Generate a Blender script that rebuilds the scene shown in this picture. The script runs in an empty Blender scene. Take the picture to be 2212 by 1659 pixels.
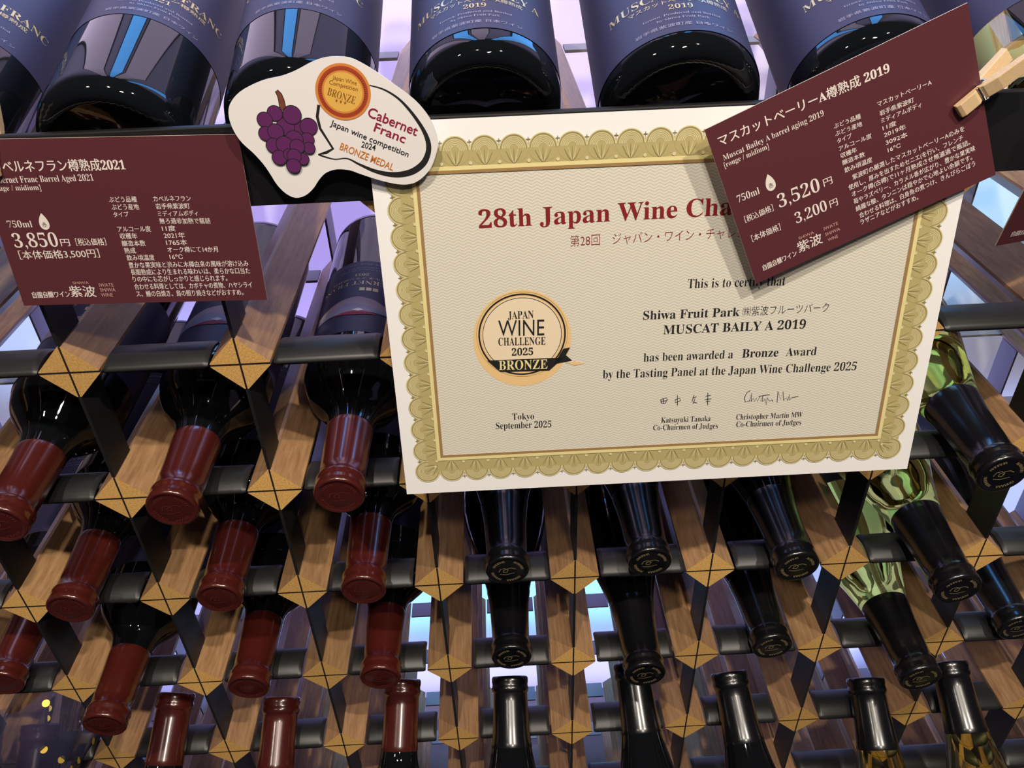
import bpy, bmesh, math, random
from mathutils import Vector, Matrix
random.seed(7)
SC = bpy.context.scene
COL = SC.collection
S = 0.1                      # all dimensions below are in decimetres; one rack pitch is 1 dm

# ------------------------------------------------------------------ camera
cam_d = bpy.data.cameras.new('camera'); cam = bpy.data.objects.new('camera', cam_d); COL.objects.link(cam)
CR = ((0.998674, -0.039800, -0.032647), (-0.049551, -0.571399, -0.819175), (0.013949, 0.819707, -0.572614))
CC = Vector((-0.473709, -3.988213, 2.547749))
FPX = 1727.18
m = Matrix(((CR[0][0], -CR[1][0], -CR[2][0]), (CR[0][1], -CR[1][1], -CR[2][1]), (CR[0][2], -CR[1][2], -CR[2][2]))).to_4x4()
m.translation = CC * S
cam.matrix_world = m
cam_d.sensor_fit = 'HORIZONTAL'; cam_d.sensor_width = 36.0
cam_d.lens = FPX / 2212 * 36.0
cam_d.clip_start = 0.01; cam_d.clip_end = 50
SC.camera = cam

def pix(P):
    d = Vector(P) - CC
    q = [sum(CR[i][k] * d[k] for k in range(3)) for i in range(3)]
    if q[2] < 0.2: return None
    return 1106 + FPX * q[0] / q[2], 829.5 + FPX * q[1] / q[2]

# ------------------------------------------------------------------ view + light
SC.view_settings.view_transform = 'Standard'; SC.view_settings.look = 'None'
SC.view_settings.gamma = 1.0; SC.view_settings.use_curve_mapping = False
SC.view_settings.exposure = 0.0
W = bpy.data.worlds.new('world'); SC.world = W; W.use_nodes = True
W.node_tree.nodes['Background'].inputs[0].default_value = (0.55, 0.50, 0.62, 1)
W.node_tree.nodes['Background'].inputs[1].default_value = 0.06

def spot(name, loc, aim, energy, color, radius=0.02, angle=50, blend=0.4):
    d = bpy.data.lights.new(name, 'SPOT'); d.energy = energy; d.color = color
    d.shadow_soft_size = radius; d.spot_size = math.radians(angle); d.spot_blend = blend
    o = bpy.data.objects.new(name, d); COL.objects.link(o)
    o.location = Vector(loc) * S
    o.rotation_euler = (Vector(aim) - Vector(loc)).to_track_quat('-Z', 'Y').to_euler()
    return o
def area(name, loc, aim, energy, color, sx, sy):
    d = bpy.data.lights.new(name, 'AREA'); d.energy = energy; d.color = color
    d.shape = 'RECTANGLE'; d.size = sx * S; d.size_y = sy * S
    o = bpy.data.objects.new(name, d); COL.objects.link(o)
    o.location = Vector(loc) * S
    o.rotation_euler = (Vector(aim) - Vector(loc)).to_track_quat('-Z', 'Z').to_euler()
    return o
WARM = (1.0, 0.89, 0.76)
# ceiling spots in front of the rack, and the coloured LED wash on the wall behind it
spot('ceiling_spot_overhead_left', (-2.2, -7.4, 14.5), (-0.8, 0.2, -1.5), 58, WARM, 0.024, 50)
spot('ceiling_spot_overhead_right', (5.5, -7.6, 14.2), (0.8, 0.2, -1.5), 58, WARM, 0.024, 50)
spot('ceiling_spot_front', (1.5, -11.0, 12.5), (0.2, -0.2, 0.0), 27, WARM, 0.06, 40)
spot('ceiling_spot_side', (-8.5, -9.0, 13.0), (-0.5, -0.2, -1.0), 9, WARM, 0.05, 40)
area('wall_wash_violet', (-1.0, 3.75, -0.2), (-1.0, 4.2, -0.2), 0.8, (0.50, 0.40, 1.0), 6.5, 4.4)
area('wall_wash_cyan_right', (4.9, 3.75, -0.6), (4.9, 4.2, -0.6), 0.30, (0.18, 0.60, 1.0), 3.0, 3.2)
area('wall_wash_blue_left', (-5.6, 3.75, -1.2), (-5.6, 4.2, -1.2), 0.34, (0.35, 0.52, 1.0), 2.4, 3.6)
area('wall_wash_cyan_low', (-0.5, 3.75, -6.9), (-0.5, 4.2, -6.9), 0.85, (0.25, 0.62, 1.0), 6.0, 1.8)
area('wall_wash_blue_low_right', (5.6, 3.75, -6.5), (5.6, 4.2, -6.5), 1.2, (0.34, 0.46, 1.0), 5.0, 5.5)
area('wall_wash_violet_low_left', (-6.2, 3.75, -6.5), (-6.2, 4.2, -6.5), 1.1, (0.42, 0.44, 1.0), 5.0, 5.5)
area('wall_wash_violet_low', (0.0, 3.75, -3.7), (0.0, 4.2, -3.7), 1.2, (0.46, 0.42, 1.0), 9.0, 3.0)
area('wall_wash_violet_floor', (0.0, 3.75, -8.9), (0.0, 4.2, -8.9), 0.9, (0.48, 0.48, 1.0), 10.0, 1.2)
area('upper_wall_fill', (0.0, 2.6, 9.5), (0.0, 4.2, 9.5), 8.0, (0.64, 0.58, 1.0), 15.0, 12.0)  # fill added on the unseen upper wall so the bottle glass mirrors mauve

# ------------------------------------------------------------------ helpers
def link(o, parent=None):
    COL.objects.link(o)
    if parent is not None: o.parent = parent
    return o
def empty(name, loc=(0, 0, 0), label=None, cat=None, group=None):
    o = bpy.data.objects.new(name, None); o.empty_display_size = 0.02
    COL.objects.link(o); o.location = Vector(loc) * S
    return tag(o, label, cat, group)
def tag(o, label=None, cat=None, group=None, kind=None):
    if label: o['label'] = label
    if cat: o['category'] = cat
    if group: o['group'] = group
    if kind: o['kind'] = kind
    return o
def mesh(name, verts, faces, mat, parent=None, smooth=False, mats=None, fm=None):
    me = bpy.data.meshes.new(name)
    me.from_pydata([tuple(c * S for c in v) for v in verts], [], faces)
    for mm in (mats or [mat]): me.materials.append(mm)
    if fm:
        for p, i in zip(me.polygons, fm): p.material_index = i
    if smooth:
        for p in me.polygons: p.use_smooth = True
    me.validate(); me.update()
    return link(bpy.data.objects.new(name, me), parent)
class MB:
    def __init__(s): s.v = []; s.f = []; s.m = []
    def add(s, v, f, mi=0):
        b = len(s.v); s.v += [tuple(q) for q in v]; s.f += [tuple(i + b for i in q) for q in f]; s.m += [mi] * len(f)
    def box(s, x0, x1, y0, y1, z0, z1, mi=0):
        v = [(x, y, z) for x in (x0, x1) for y in (y0, y1) for z in (z0, z1)]
        s.add(v, [(0, 1, 3, 2), (4, 6, 7, 5), (0, 4, 5, 1), (2, 3, 7, 6), (0, 2, 6, 4), (1, 5, 7, 3)], mi)
    def obj(s, name, mat, parent=None, smooth=False, mats=None):
        return mesh(name, s.v, s.f, mat, parent, smooth, mats, s.m if mats else None)
def bevel(o, w, seg=2):
    b = o.modifiers.new('bevel', 'BEVEL'); b.width = w * S; b.segments = seg; b.limit_method = 'ANGLE'
    return o
def lathe(prof, n=64, cap=True, rfun=None):
    v = []; f = []
    for i, (r, z) in enumerate(prof):
        for k in range(n):
            a = 2 * math.pi * k / n
            rr, zz = (r, z) if rfun is None else rfun(i, k, r, z)
            v.append((rr * math.cos(a), rr * math.sin(a), zz))
    for i in range(len(prof) - 1):
        for k in range(n):
            k2 = (k + 1) % n
            f.append((i * n + k, i * n + k2, (i + 1) * n + k2, (i + 1) * n + k))
    if cap:
        f.append(tuple(range(n - 1, -1, -1))); f.append(tuple(range((len(prof) - 1) * n, len(prof) * n)))
    return v, f
def smooth_prof(pts, sub=5):
    out = []
    P = [pts[0]] + list(pts) + [pts[-1]]
    for i in range(1, len(P) - 2):
        p0, p1, p2, p3 = P[i - 1], P[i], P[i + 1], P[i + 2]
        for j in range(sub):
            t = j / sub
            out.append(tuple(0.5 * (2 * p1[k] + (p2[k] - p0[k]) * t + (2 * p0[k] - 5 * p1[k] + 4 * p2[k] - p3[k]) * t * t + (3 * p1[k] - p0[k] - 3 * p2[k] + p3[k]) * t ** 3) for k in (0, 1)))
    out.append(tuple(pts[-1]))
    return out

# ------------------------------------------------------------------ materials
def srgb(r, g, b):
    f = lambda c: (c / 255 / 12.92) if c / 255 <= 0.04045 else ((c / 255 + 0.055) / 1.055) ** 2.4
    return (f(r), f(g), f(b), 1.0)
def mat(name, col, rough=0.5, metal=0.0, spec=0.5, **kw):
    mt = bpy.data.materials.new(name); mt.use_nodes = True
    b = mt.node_tree.nodes['Principled BSDF']
    b.inputs['Base Color'].default_value = col; b.inputs['Roughness'].default_value = rough
    b.inputs['Metallic'].default_value = metal; b.inputs['Specular IOR Level'].default_value = spec
    for k, v in kw.items(): b.inputs[k].default_value = v
    return mt
def nd(mt, t, **kw):
    n = mt.node_tree.nodes.new(t)
    for k, v in kw.items():
        if k in n.inputs: n.inputs[k].default_value = v
        else: setattr(n, k, v)
    return n
def ln(mt, a, b): mt.node_tree.links.new(a, b)
def ramp(mt, fac, stops):
    r = nd(mt, 'ShaderNodeValToRGB'); e = r.color_ramp.elements
    e[0].position, e[0].color = stops[0]; e[1].position, e[1].color = stops[-1]
    for p, c in stops[1:-1]:
        q = e.new(p); q.color = c
    ln(mt, fac, r.inputs[0]); return r.outputs[0]
def math_n(mt, op, a, b=None):
    n = nd(mt, 'ShaderNodeMath', operation=op)
    for i, x in enumerate((a, b)):
        if x is None: continue
        if isinstance(x, (int, float)): n.inputs[i].default_value = x
        else: ln(mt, x, n.inputs[i])
    return n.outputs[0]

def wood(name, c1, c2, scale=(60, 6, 60), rough=0.55):
    mt = mat(name, c1, rough); b = mt.node_tree.nodes['Principled BSDF']
    tc = nd(mt, 'ShaderNodeTexCoord'); mp = nd(mt, 'ShaderNodeMapping'); mp.inputs['Scale'].default_value = scale
    oi = nd(mt, 'ShaderNodeObjectInfo'); vm = nd(mt, 'ShaderNodeVectorMath', operation='ADD')
    ln(mt, tc.outputs['Object'], vm.inputs[0]); ln(mt, oi.outputs['Location'], vm.inputs[1]); ln(mt, vm.outputs[0], mp.inputs[0])
    n = nd(mt, 'ShaderNodeTexNoise', Scale=6.0, Detail=6.0, Roughness=0.65); ln(mt, mp.outputs[0], n.inputs[0])
    col = ramp(mt, n.outputs[0], [(0.3, c1), (0.72, c2)])
    hs = nd(mt, 'ShaderNodeHueSaturation'); ln(mt, col, hs.inputs['Color'])
    v = math_n(mt, 'MULTIPLY_ADD', oi.outputs['Random'], 0.3); mt.node_tree.nodes[-1].inputs[2].default_value = 0.85
    ln(mt, v, hs.inputs['Value']); ln(mt, hs.outputs[0], b.inputs['Base Color'])
    bp = nd(mt, 'ShaderNodeBump', Strength=0.12, Distance=0.0008); ln(mt, n.outputs[0], bp.inputs['Height']); ln(mt, bp.outputs[0], b.inputs['Normal'])
    return mt
M = {}
M['wood'] = wood('oak_side', srgb(146, 108, 74), srgb(192, 152, 108), rough=0.34)
M['endgrain'] = wood('oak_end_grain', srgb(196, 142, 66), srgb(250, 206, 128), (150, 150, 150), 0.7)
M['pinwood'] = wood('pale_birch', srgb(222, 186, 136), srgb(238, 208, 164), (300, 30, 300), 0.6)
M['steel'] = mat('black_coated_steel', srgb(31, 32, 32), 0.42, 0.0, 0.5)
M['slot'] = mat('dark_slot', srgb(22, 14, 10), 0.8)
M['fascia'] = mat('matt_black_fascia', srgb(14, 14, 17), 0.55)
M['wall'] = mat('white_painted_wall', srgb(232, 230, 236), 0.9)
M['black_glass'] = mat('near_black_bottle_glass', (0.004, 0.005, 0.006, 1), 0.03, 0, 0.6)
M['green_glass'] = mat('pale_green_bottle_glass', (0.58, 0.68, 0.13, 1), 0.02, 0, 0.5, **{'Transmission Weight': 1.0, 'IOR': 1.45})
M['yellow_glass'] = mat('yellow_wine_bottle_glass', (0.86, 0.80, 0.32, 1), 0.02, 0, 0.5, **{'Transmission Weight': 1.0, 'IOR': 1.42})
M['red_cap'] = mat('maroon_foil_capsule', srgb(78, 27, 21), 0.24, 0.1, 0.7, **{'Coat Weight': 0.6, 'Coat Roughness': 0.12})
M['black_cap'] = mat('black_foil_capsule', srgb(14, 14, 17), 0.26, 0.1, 0.7, **{'Coat Weight': 0.5, 'Coat Roughness': 0.14})
M['violet_cap'] = mat('dark_purple_foil_capsule', srgb(74, 30, 44), 0.3, 0.1, 0.6)
M['navy_label'] = mat('navy_paper_label', srgb(54, 52, 82), 0.55)
M['gold_print'] = mat('gold_foil_print', srgb(206, 186, 138), 0.35, 0.3)
M['grey_print'] = mat('pale_grey_print', srgb(150, 146, 172), 0.5)
M['emb_gold'] = mat('dull_gold_print', srgb(168, 150, 108), 0.35, 0.3)
M['emb_red'] = mat('embossed_red_print', srgb(122, 52, 48), 0.35, 0.3)
M['maroon_card'] = mat('maroon_card_print', srgb(92, 46, 52), 0.38)
M['card_edge'] = mat('cream_card_edge', srgb(214, 196, 176), 0.7)
M['white_print'] = mat('white_print', srgb(240, 230, 222), 0.6)
M['pale_print'] = mat('pale_rose_print', srgb(206, 160, 150), 0.6)
M['red_print'] = mat('dark_red_print', srgb(134, 24, 28), 0.6)
M['black_print'] = mat('black_print', srgb(28, 27, 28), 0.6)
M['ink'] = mat('pen_ink', srgb(60, 60, 66), 0.6)
M['paper'] = mat('white_paper', srgb(250, 249, 248), 0.75)
M['olive'] = mat('olive_ornament_print', srgb(186, 172, 116), 0.75)
M['olive_light'] = mat('pale_ornament_line', srgb(222, 212, 164), 0.75)
M['olive_dark'] = mat('dark_ornament_line', srgb(150, 136, 84), 0.75)
M['gold'] = mat('pale_gold_rule', srgb(238, 224, 160), 0.5)
M['bronze_rule'] = mat('bronze_rule', srgb(164, 130, 84), 0.5)
M['medal_glow'] = mat('peach_medal_print', srgb(240, 202, 142), 0.7)
M['medal_face'] = mat('cream_medal_print', srgb(240, 222, 190), 0.7)
M['sticker'] = mat('white_sticker_paper', srgb(244, 240, 238), 0.6)
M['grape'] = mat('purple_grape_print', srgb(98, 34, 96), 0.6)
M['stem'] = mat('brown_stem_print', srgb(122, 66, 46), 0.6)
M['orange'] = mat('orange_print', srgb(212, 128, 48), 0.6)
M['medal_red'] = mat('medal_red_print', srgb(182, 66, 42), 0.5)
M['medal_orange'] = mat('medal_orange_print', srgb(222, 142, 68), 0.5)
M['medal_gold'] = mat('medal_gold_print', srgb(238, 186, 88), 0.5)
M['medal_text'] = mat('medal_brown_text', srgb(140, 92, 30), 0.5)
M['mountain_print'] = mat('pinkish_mountain_print', srgb(186, 160, 164), 0.6)
M['crimson'] = mat('crimson_print', srgb(152, 26, 62), 0.6)
M['spring'] = mat('galvanised_wire', srgb(190, 188, 186), 0.25, 1.0)
def film():
    mt = bpy.data.materials.new('clear_cellophane'); mt.use_nodes = True; nt = mt.node_tree; nt.nodes.clear()
    o = nt.nodes.new('ShaderNodeOutputMaterial'); mx = nt.nodes.new('ShaderNodeMixShader'); t = nt.nodes.new('ShaderNodeBsdfTransparent')
    g = nt.nodes.new('ShaderNodeBsdfGlossy'); lw = nt.nodes.new('ShaderNodeLayerWeight'); lw.inputs[0].default_value = 0.58
    t.inputs[0].default_value = (0.96, 0.96, 0.98, 1); g.inputs['Roughness'].default_value = 0.08
    m2 = nt.nodes.new('ShaderNodeMixShader'); m2.inputs[0].default_value = 0.22; df = nt.nodes.new('ShaderNodeBsdfTranslucent'); df.inputs[0].default_value = (0.9, 0.9, 0.95, 1)
    nt.links.new(t.outputs[0], m2.inputs[1]); nt.links.new(df.outputs[0], m2.inputs[2])
    nt.links.new(lw.outputs['Fresnel'], mx.inputs[0]); nt.links.new(m2.outputs[0], mx.inputs[1]); nt.links.new(g.outputs[0], mx.inputs[2]); nt.links.new(mx.outputs[0], o.inputs[0])
    return mt
M['film'] = film()
M['gold_dot'] = mat('gold_foil_dot', srgb(240, 205, 90), 0.3, 0.4)

# certificate paper: cream with fine printed wavy lines (millimetre pattern across the sheet)
def wavy_paper():
    mt = mat('cream_guilloche_paper', srgb(226, 218, 196), 0.75); b = mt.node_tree.nodes['Principled BSDF']
    tc = nd(mt, 'ShaderNodeTexCoord'); sx = nd(mt, 'ShaderNodeSeparateXYZ'); ln(mt, tc.outputs['Object'], sx.inputs[0])
    a = math_n(mt, 'SINE', math_n(mt, 'MULTIPLY', sx.outputs[0], 2 * math.pi / 0.0052))
    z = math_n(mt, 'ADD', sx.outputs[2], math_n(mt, 'MULTIPLY', a, 0.00055))
    w = math_n(mt, 'SINE', math_n(mt, 'MULTIPLY', z, 2 * math.pi / 0.00165))
    col = ramp(mt, math_n(mt, 'MULTIPLY_ADD', w, 0.5), [(0.0, srgb(228, 224, 210)), (0.6, srgb(228, 224, 210)), (0.9, srgb(206, 200, 180))])
    mt.node_tree.nodes[-2].inputs[2].default_value = 0.5
    ln(mt, col, b.inputs['Base Color']); return mt
M['wavy'] = wavy_paper()
def emit(name, col, s):
    mt = mat(name, (0, 0, 0, 1)); b = mt.node_tree.nodes['Principled BSDF']
    b.inputs['Emission Color'].default_value = col; b.inputs['Emission Strength'].default_value = s
    return mt

# ------------------------------------------------------------------ the room: back wall, floor, posts; unseen glowing panels added for reflections in the bottles
def structure(o): o['kind'] = 'structure'; return o
b = MB(); b.box(-13, 13, 4.2, 4.4, -9.6, 22); structure(b.obj('wall_back', M['wall']))
b = MB(); b.box(-13, 13, -16, 4.4, -9.8, -9.6); structure(b.obj('floor', mat('grey_floor', srgb(110, 100, 100), 0.5)))
b = MB(); b.box(-5.4, 4.2, -3.4, -1.7, -5.70, -5.56); structure(b.obj('floor_plinth', M['fascia']))
M['lit_blue'] = emit('blue_glow_face', srgb(90, 170, 255), 7.0)
M['lit_pale'] = emit('pale_glow_face', srgb(176, 160, 190), 4.0)
M['post'] = mat('dark_post', srgb(60, 44, 40), 0.6)
def glow_panel(i, x0, x1, z0, z1, mt):
    b = MB(); b.box(x0, x1, 4.12, 4.2, z0, z1); w = structure(b.obj('glow_panel_%d' % i, M['post']))
    b = MB(); b.box(x0 + .08, x1 - .08, 4.1, 4.125, z0 + .08, z1 - .08); b.obj('glow_face', mt, w)
glow_panel(1, -5.6, -3.9, 2.3, 19.0, M['lit_pale'])
glow_panel(2, -3.2, -1.9, 2.3, 19.0, M['lit_blue'])
glow_panel(3, -1.7, 0.3, 2.3, 19.0, M['lit_pale'])
glow_panel(4, 2.2, 4.0, 2.3, 19.0, M['lit_blue'])
b = MB(); b.box(4.2, 4.7, 4.0, 4.2, 2.0, 19); structure(b.obj('trim_1', mat('pale_post', srgb(214, 204, 170), 0.6)))

# ------------------------------------------------------------------ the wine rack: timber bars joined by steel strips
HW = 0.189; DEPTH = 3.2
ROWS = range(-1, 10); COLS = range(-7, 8)
def in_frame(pts, mg=60):
    for P in pts:
        q = pix(P)
        if q and -mg < q[0] < 2212 + mg and -mg < q[1] < 1659 + mg: return True
    return False
rack = empty('wine_rack', (0, 0, -9.6), 'tall black and oak wine rack with diamond bar ends and steel strips', 'wine rack')
RB = 9.6
def part(o, x, z, y=0.0):
    o.parent = rack; o.location = Vector((x, y, z + RB)) * S; return o
def bar_mesh():
    mb = MB(); e = 0.012; h = HW
    # eight-sided prism: a square on edge with eased corners
    ring = [(-e, h - e), (e, h - e), (h - e, e), (h - e, -e), (e, -h + e), (-e, -h + e), (-h + e, -e), (-h + e, e)]
    n = len(ring); ys = [0.0, DEPTH]
    v = [(x, y, z) for y in ys for x, z in ring]
    mb.add(v, [(k, (k + 1) % n, n + (k + 1) % n, n + k) for k in range(n)], 0)
    mb.add(v[:n], [tuple(range(n))[::-1]], 1); mb.add(v[n:], [tuple(range(n))], 1)
    for y0, y1 in ((-0.0015, 0.02), (DEPTH - 0.02, DEPTH + 0.0015)):
        mb.box(-0.0055, 0.0055, y0, y1, -h + e, h - e, 2); mb.box(-h + e, h - e, y0 - .0003, y1, -0.005, 0.005, 2)
    return mb
ob0 = bar_mesh().obj('wooden_bar', None, mats=[M['wood'], M['endgrain'], M['slot']])
COL.objects.unlink(ob0)
def strip_mesh():
    mb = MB(); mb.box(-0.010, 0.010, 0.0, 0.275, -1 + HW - .004, -HW + .004); return mb
def rail_mesh():
    mb = MB(); x0, x1 = HW + 0.004, 1 - HW - 0.004; n = 12; w = 0.28; hgt = 0.055; t = 0.018
    xs = [x0, x0 + 0.018, x0 + 0.03, x1 - 0.03, x1 - 0.018, x1]
    prof = [(w * i / n, hgt * (1 - (2 * i / n - 1) ** 2)) for i in range(n + 1)]
    def ring(x, k):   # the ends are pinched where the rail enters the slot of a bar
        s = (0.55, 0.9, 1, 1, 0.9, 0.55)[k]
        up = [(x, w / 2 + (y - w / 2) * (1 if 0 < k < 5 else .94), z * s) for y, z in prof]
        return up + [(x, y, z - t) for _x, y, z in reversed(up)]
    R = [ring(x, k) for k, x in enumerate(xs)]; m_ = len(R[0]); v = [q for r in R for q in r]; f = []
    for i in range(len(R) - 1):
        for k in range(m_):
            k2 = (k + 1) % m_; f.append((i * m_ + k, (i + 1) * m_ + k, (i + 1) * m_ + k2, i * m_ + k2))
    mb.add(v, f); mb.add(R[0], [tuple(range(m_))]); mb.add(R[-1], [tuple(range(m_))[::-1]])
    return mb
st0 = strip_mesh().obj('steel_strip', M['steel']); COL.objects.unlink(st0)
M['rear_steel'] = mat('grey_galvanised_steel', srgb(150, 150, 158), 0.5, 0.2)
mb = MB(); mb.box(HW + .004, 1 - HW - .004, 0.0, 0.22, -.012, .012); rr0 = mb.obj('steel_rail', M['rear_steel']); COL.objects.unlink(rr0)
mb = strip_mesh(); rs0 = mb.obj('steel_strip', M['rear_steel']); COL.objects.unlink(rs0)
ra0 = rail_mesh().obj('steel_rail', M['steel'], smooth=True); COL.objects.unlink(ra0)
def put(src, name, x, z, y=0.0):
    o = src.copy(); o.name = name; COL.objects.link(o); return part(o, x, z, y)
for r in ROWS:
    for c in COLS:
        z = -float(r)
        if in_frame([(c + dx, y, z) for y in (0, .8, 1.6, 2.4, 3.2) for dx in (-HW, HW)]): put(ob0, 'wooden_bar', c, z)
        if r < 9:
            if in_frame([(c, y, z - q) for y in (0, .27) for q in (.2, .5, .8)]): put(st0, 'front_strip', c, z)
            if in_frame([(c, y, z - q) for y in (2.93, 3.2) for q in (.2, .5, .8)], 20): put(rs0, 'rear_strip', c, z, DEPTH - 0.275)
        if r >= 0 and in_frame([(c + q, y, z) for y in (0, .28) for q in (.2, .5, .8)]): put(ra0, 'front_rail', c, z)
        if in_frame([(c + q, y, z) for y in (2.92, 3.2) for q in (.2, .5, .8)], 20): put(rr0, 'rear_rail', c, z, DEPTH - 0.22)

fa = MB(); fa.box(-5.2, 5.2, -0.045, -0.004, 0.985, 1.40)
fascia = bevel(fa.obj('shelf_fascia', M['fascia']), 0.008)
tag(fascia, 'long matt black strip along the front of the top shelf behind the cards', 'shelf edge')

# ------------------------------------------------------------------ lettering
BOLD = {}
for i in range(26):
    BOLD[chr(65 + i)] = chr(0x1D400 + i); BOLD[chr(97 + i)] = chr(0x1D41A + i)
for i in range(10): BOLD[chr(48 + i)] = chr(0x1D7CE + i)
_tc = {}
def glyphs(s, serif, offset):
    key = (s, serif, offset)
    if key in _tc: return _tc[key]
    c = bpy.data.curves.new('lettering', 'FONT'); c.body = ''.join(BOLD.get(ch, ch) for ch in s) if serif else s
    c.size = 1.0; c.resolution_u = 3; c.offset = offset; c.fill_mode = 'FRONT'
    o = bpy.data.objects.new('lettering', c); COL.objects.link(o)
    me = o.to_mesh()
    v = [tuple(q.co) for q in me.vertices]; f = [tuple(p.vertices) for p in me.polygons]
    o.to_mesh_clear(); bpy.data.objects.remove(o); bpy.data.curves.remove(c)
    _tc[key] = (v, f); return v, f
def ext(v, i): return (min(q[i] for q in v), max(q[i] for q in v)) if v else (0, 1)
# style -> (serif, outline offset, material, reference glyph for the height)
ST = {'Bred': (1, 0, 'red_print', 'H'), 'Jred': (0, -.012, 'red_print', '国'), 'S': (1, -.008, 'black_print', 'H'), 'B': (1, -.002, 'black_print', 'H'),
      'J': (0, -.010, 'black_print', '国'), 'N': (0, -.004, 'black_print', 'H'), 'B2': (1, 0, 'black_print', 'H'), 'Bgold': (1, 0, 'gold', 'H'),
      'Jtitle': (1, 0, 'white_print', '国'), 'Sw': (1, -.008, 'white_print', 'H'), 'Jw': (0, 0, 'white_print', '国'), 'Jw2': (0, 0, 'white_print', '国'),
      'Np': (0, 0, 'pale_print', 'H'), 'Dred': (0, .012, 'crimson', 'H'), 'Db': (0, .008, 'black_print', 'H'), 'Do': (0, .010, 'orange', 'H'),
      'Ng': (0, 0, 'medal_text', 'H'), 'Ngk': (1, -.01, 'medal_text', 'H'), 'gold': (1, -.008, 'gold_print', 'H'), 'goldJ': (0, 0, 'gold_print', '国'),
      'grey': (1, -.012, 'grey_print', 'H'), 'greyJ': (0, 0, 'grey_print', '国')}
HEAVY = {'Jtitle': .16, 'Jw2': .12, 'Jw': .06}
def text2d(s, style, p0, p1, h):
    """Lettering between two baseline points (mm); a bar in the string ends the measured stretch."""
    serif, off, mk, ref = ST[style]
    head = s.split('|')[0]; full = s.replace('|', '')
    lead = len(head) - len(head.lstrip('\u3000'))
    v, f = glyphs(full, serif, off)
    x0, x1 = ext(v, 0)
    if '|' in s: x1 = ext(glyphs(head, serif, off)[0], 0)[1]
    if style in ('Jtitle', 'Jw', 'Jw2') and s[0] in 'カC[' and '|' in s:      # only the tail was measured
        x0 = ext(glyphs(head, serif, off)[0], 0)[1]; x1 = ext(v, 0)[1]
    if s[:3] in ('Ca|', '[ro') and '|' in s: x0 = ext(glyphs(head, serif, off)[0], 0)[1]; x1 = ext(v, 0)[1]
    ry = ext(glyphs(ref, serif and ref == 'H', 0)[0], 1)
    sy = h / (ry[1] - ry[0])
    base = ry[0] if ref == '国' else 0.0
    dx, dz = p1[0] - p0[0], p1[1] - p0[1]; L = math.hypot(dx, dz); ux, uz = dx / L, dz / L
    sx = L / (x1 - x0)
    out = []
    for q in v:
        a, bb = (q[0] - x0) * sx, (q[1] - base) * sy
        out.append((p0[0] + a * ux - bb * uz, p0[1] + a * uz + bb * ux))
    return out, f, mk
def ribbon(pts, closed=False):
    """pts: (x, z, width) -> triangle strip in the sheet plane"""
    n = len(pts); L = []; Rr = []
    for i, (x, z, w) in enumerate(pts):
        a = pts[i - 1] if (i > 0 or closed) else pts[i]; b_ = pts[(i + 1) % n] if (i < n - 1 or closed) else pts[i]
        tx, tz = b_[0] - a[0], b_[1] - a[1]; l = math.hypot(tx, tz) or 1
        nx, nz = -tz / l * w / 2, tx / l * w / 2
        L.append((x + nx, z + nz)); Rr.append((x - nx, z - nz))
    f = [(i, i + n, (i + 1) % n + n, (i + 1) % n) for i in range(n if closed else n - 1)]
    return L + Rr, f
def disc(cx, cz, r, n=32, rz=None):
    rz = rz or r
    return [(cx + r * math.cos(2 * math.pi * k / n), cz + rz * math.sin(2 * math.pi * k / n)) for k in range(n)], [tuple(range(n))]
class Print:
    """collects flat ink (mm, sheet plane) per material and builds one mesh per part"""
    def __init__(s): s.v = []; s.f = []; s.m = []; s.mats = []
    def add(s, v2, f, mk, layer):
        if mk not in s.mats: s.mats.append(mk)
        i = s.mats.index(mk); b0 = len(s.v); y = -0.003 - 0.0008 * layer
        s.v += [(x / 100, y, z / 100) for x, z in v2]; s.f += [tuple(k + b0 for k in q) for q in f]; s.m += [i] * len(f)
    def text(s, T, layer):
        for (t, st, a, b_, c, d, h) in T:
            v, f, mk = text2d(t, st, (a, b_), (c, d), h); s.add(v, f, mk, layer)
            if st in HEAVY:
                q = HEAVY[st]; s.add([(x + q, z) for x, z in v], f, mk, layer + .12); s.add([(x + q * .5, z + q * .4) for x, z in v], f, mk, layer + .24)
    def obj(s, name, parent): return mesh(name, s.v, s.f, None, parent, mats=[M[k] for k in s.mats], fm=s.m)
def rodrigues(r):
    v = Vector(r); a = v.length
    return Matrix.Rotation(a, 4, v / a)
def sign(name, q, label, cat, group=None):
    e = empty(name, q[3:6], label, cat, group); e.matrix_world = Matrix.Translation(Vector(q[3:6]) * S) @ rodrigues(q[:3]); return e
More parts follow.
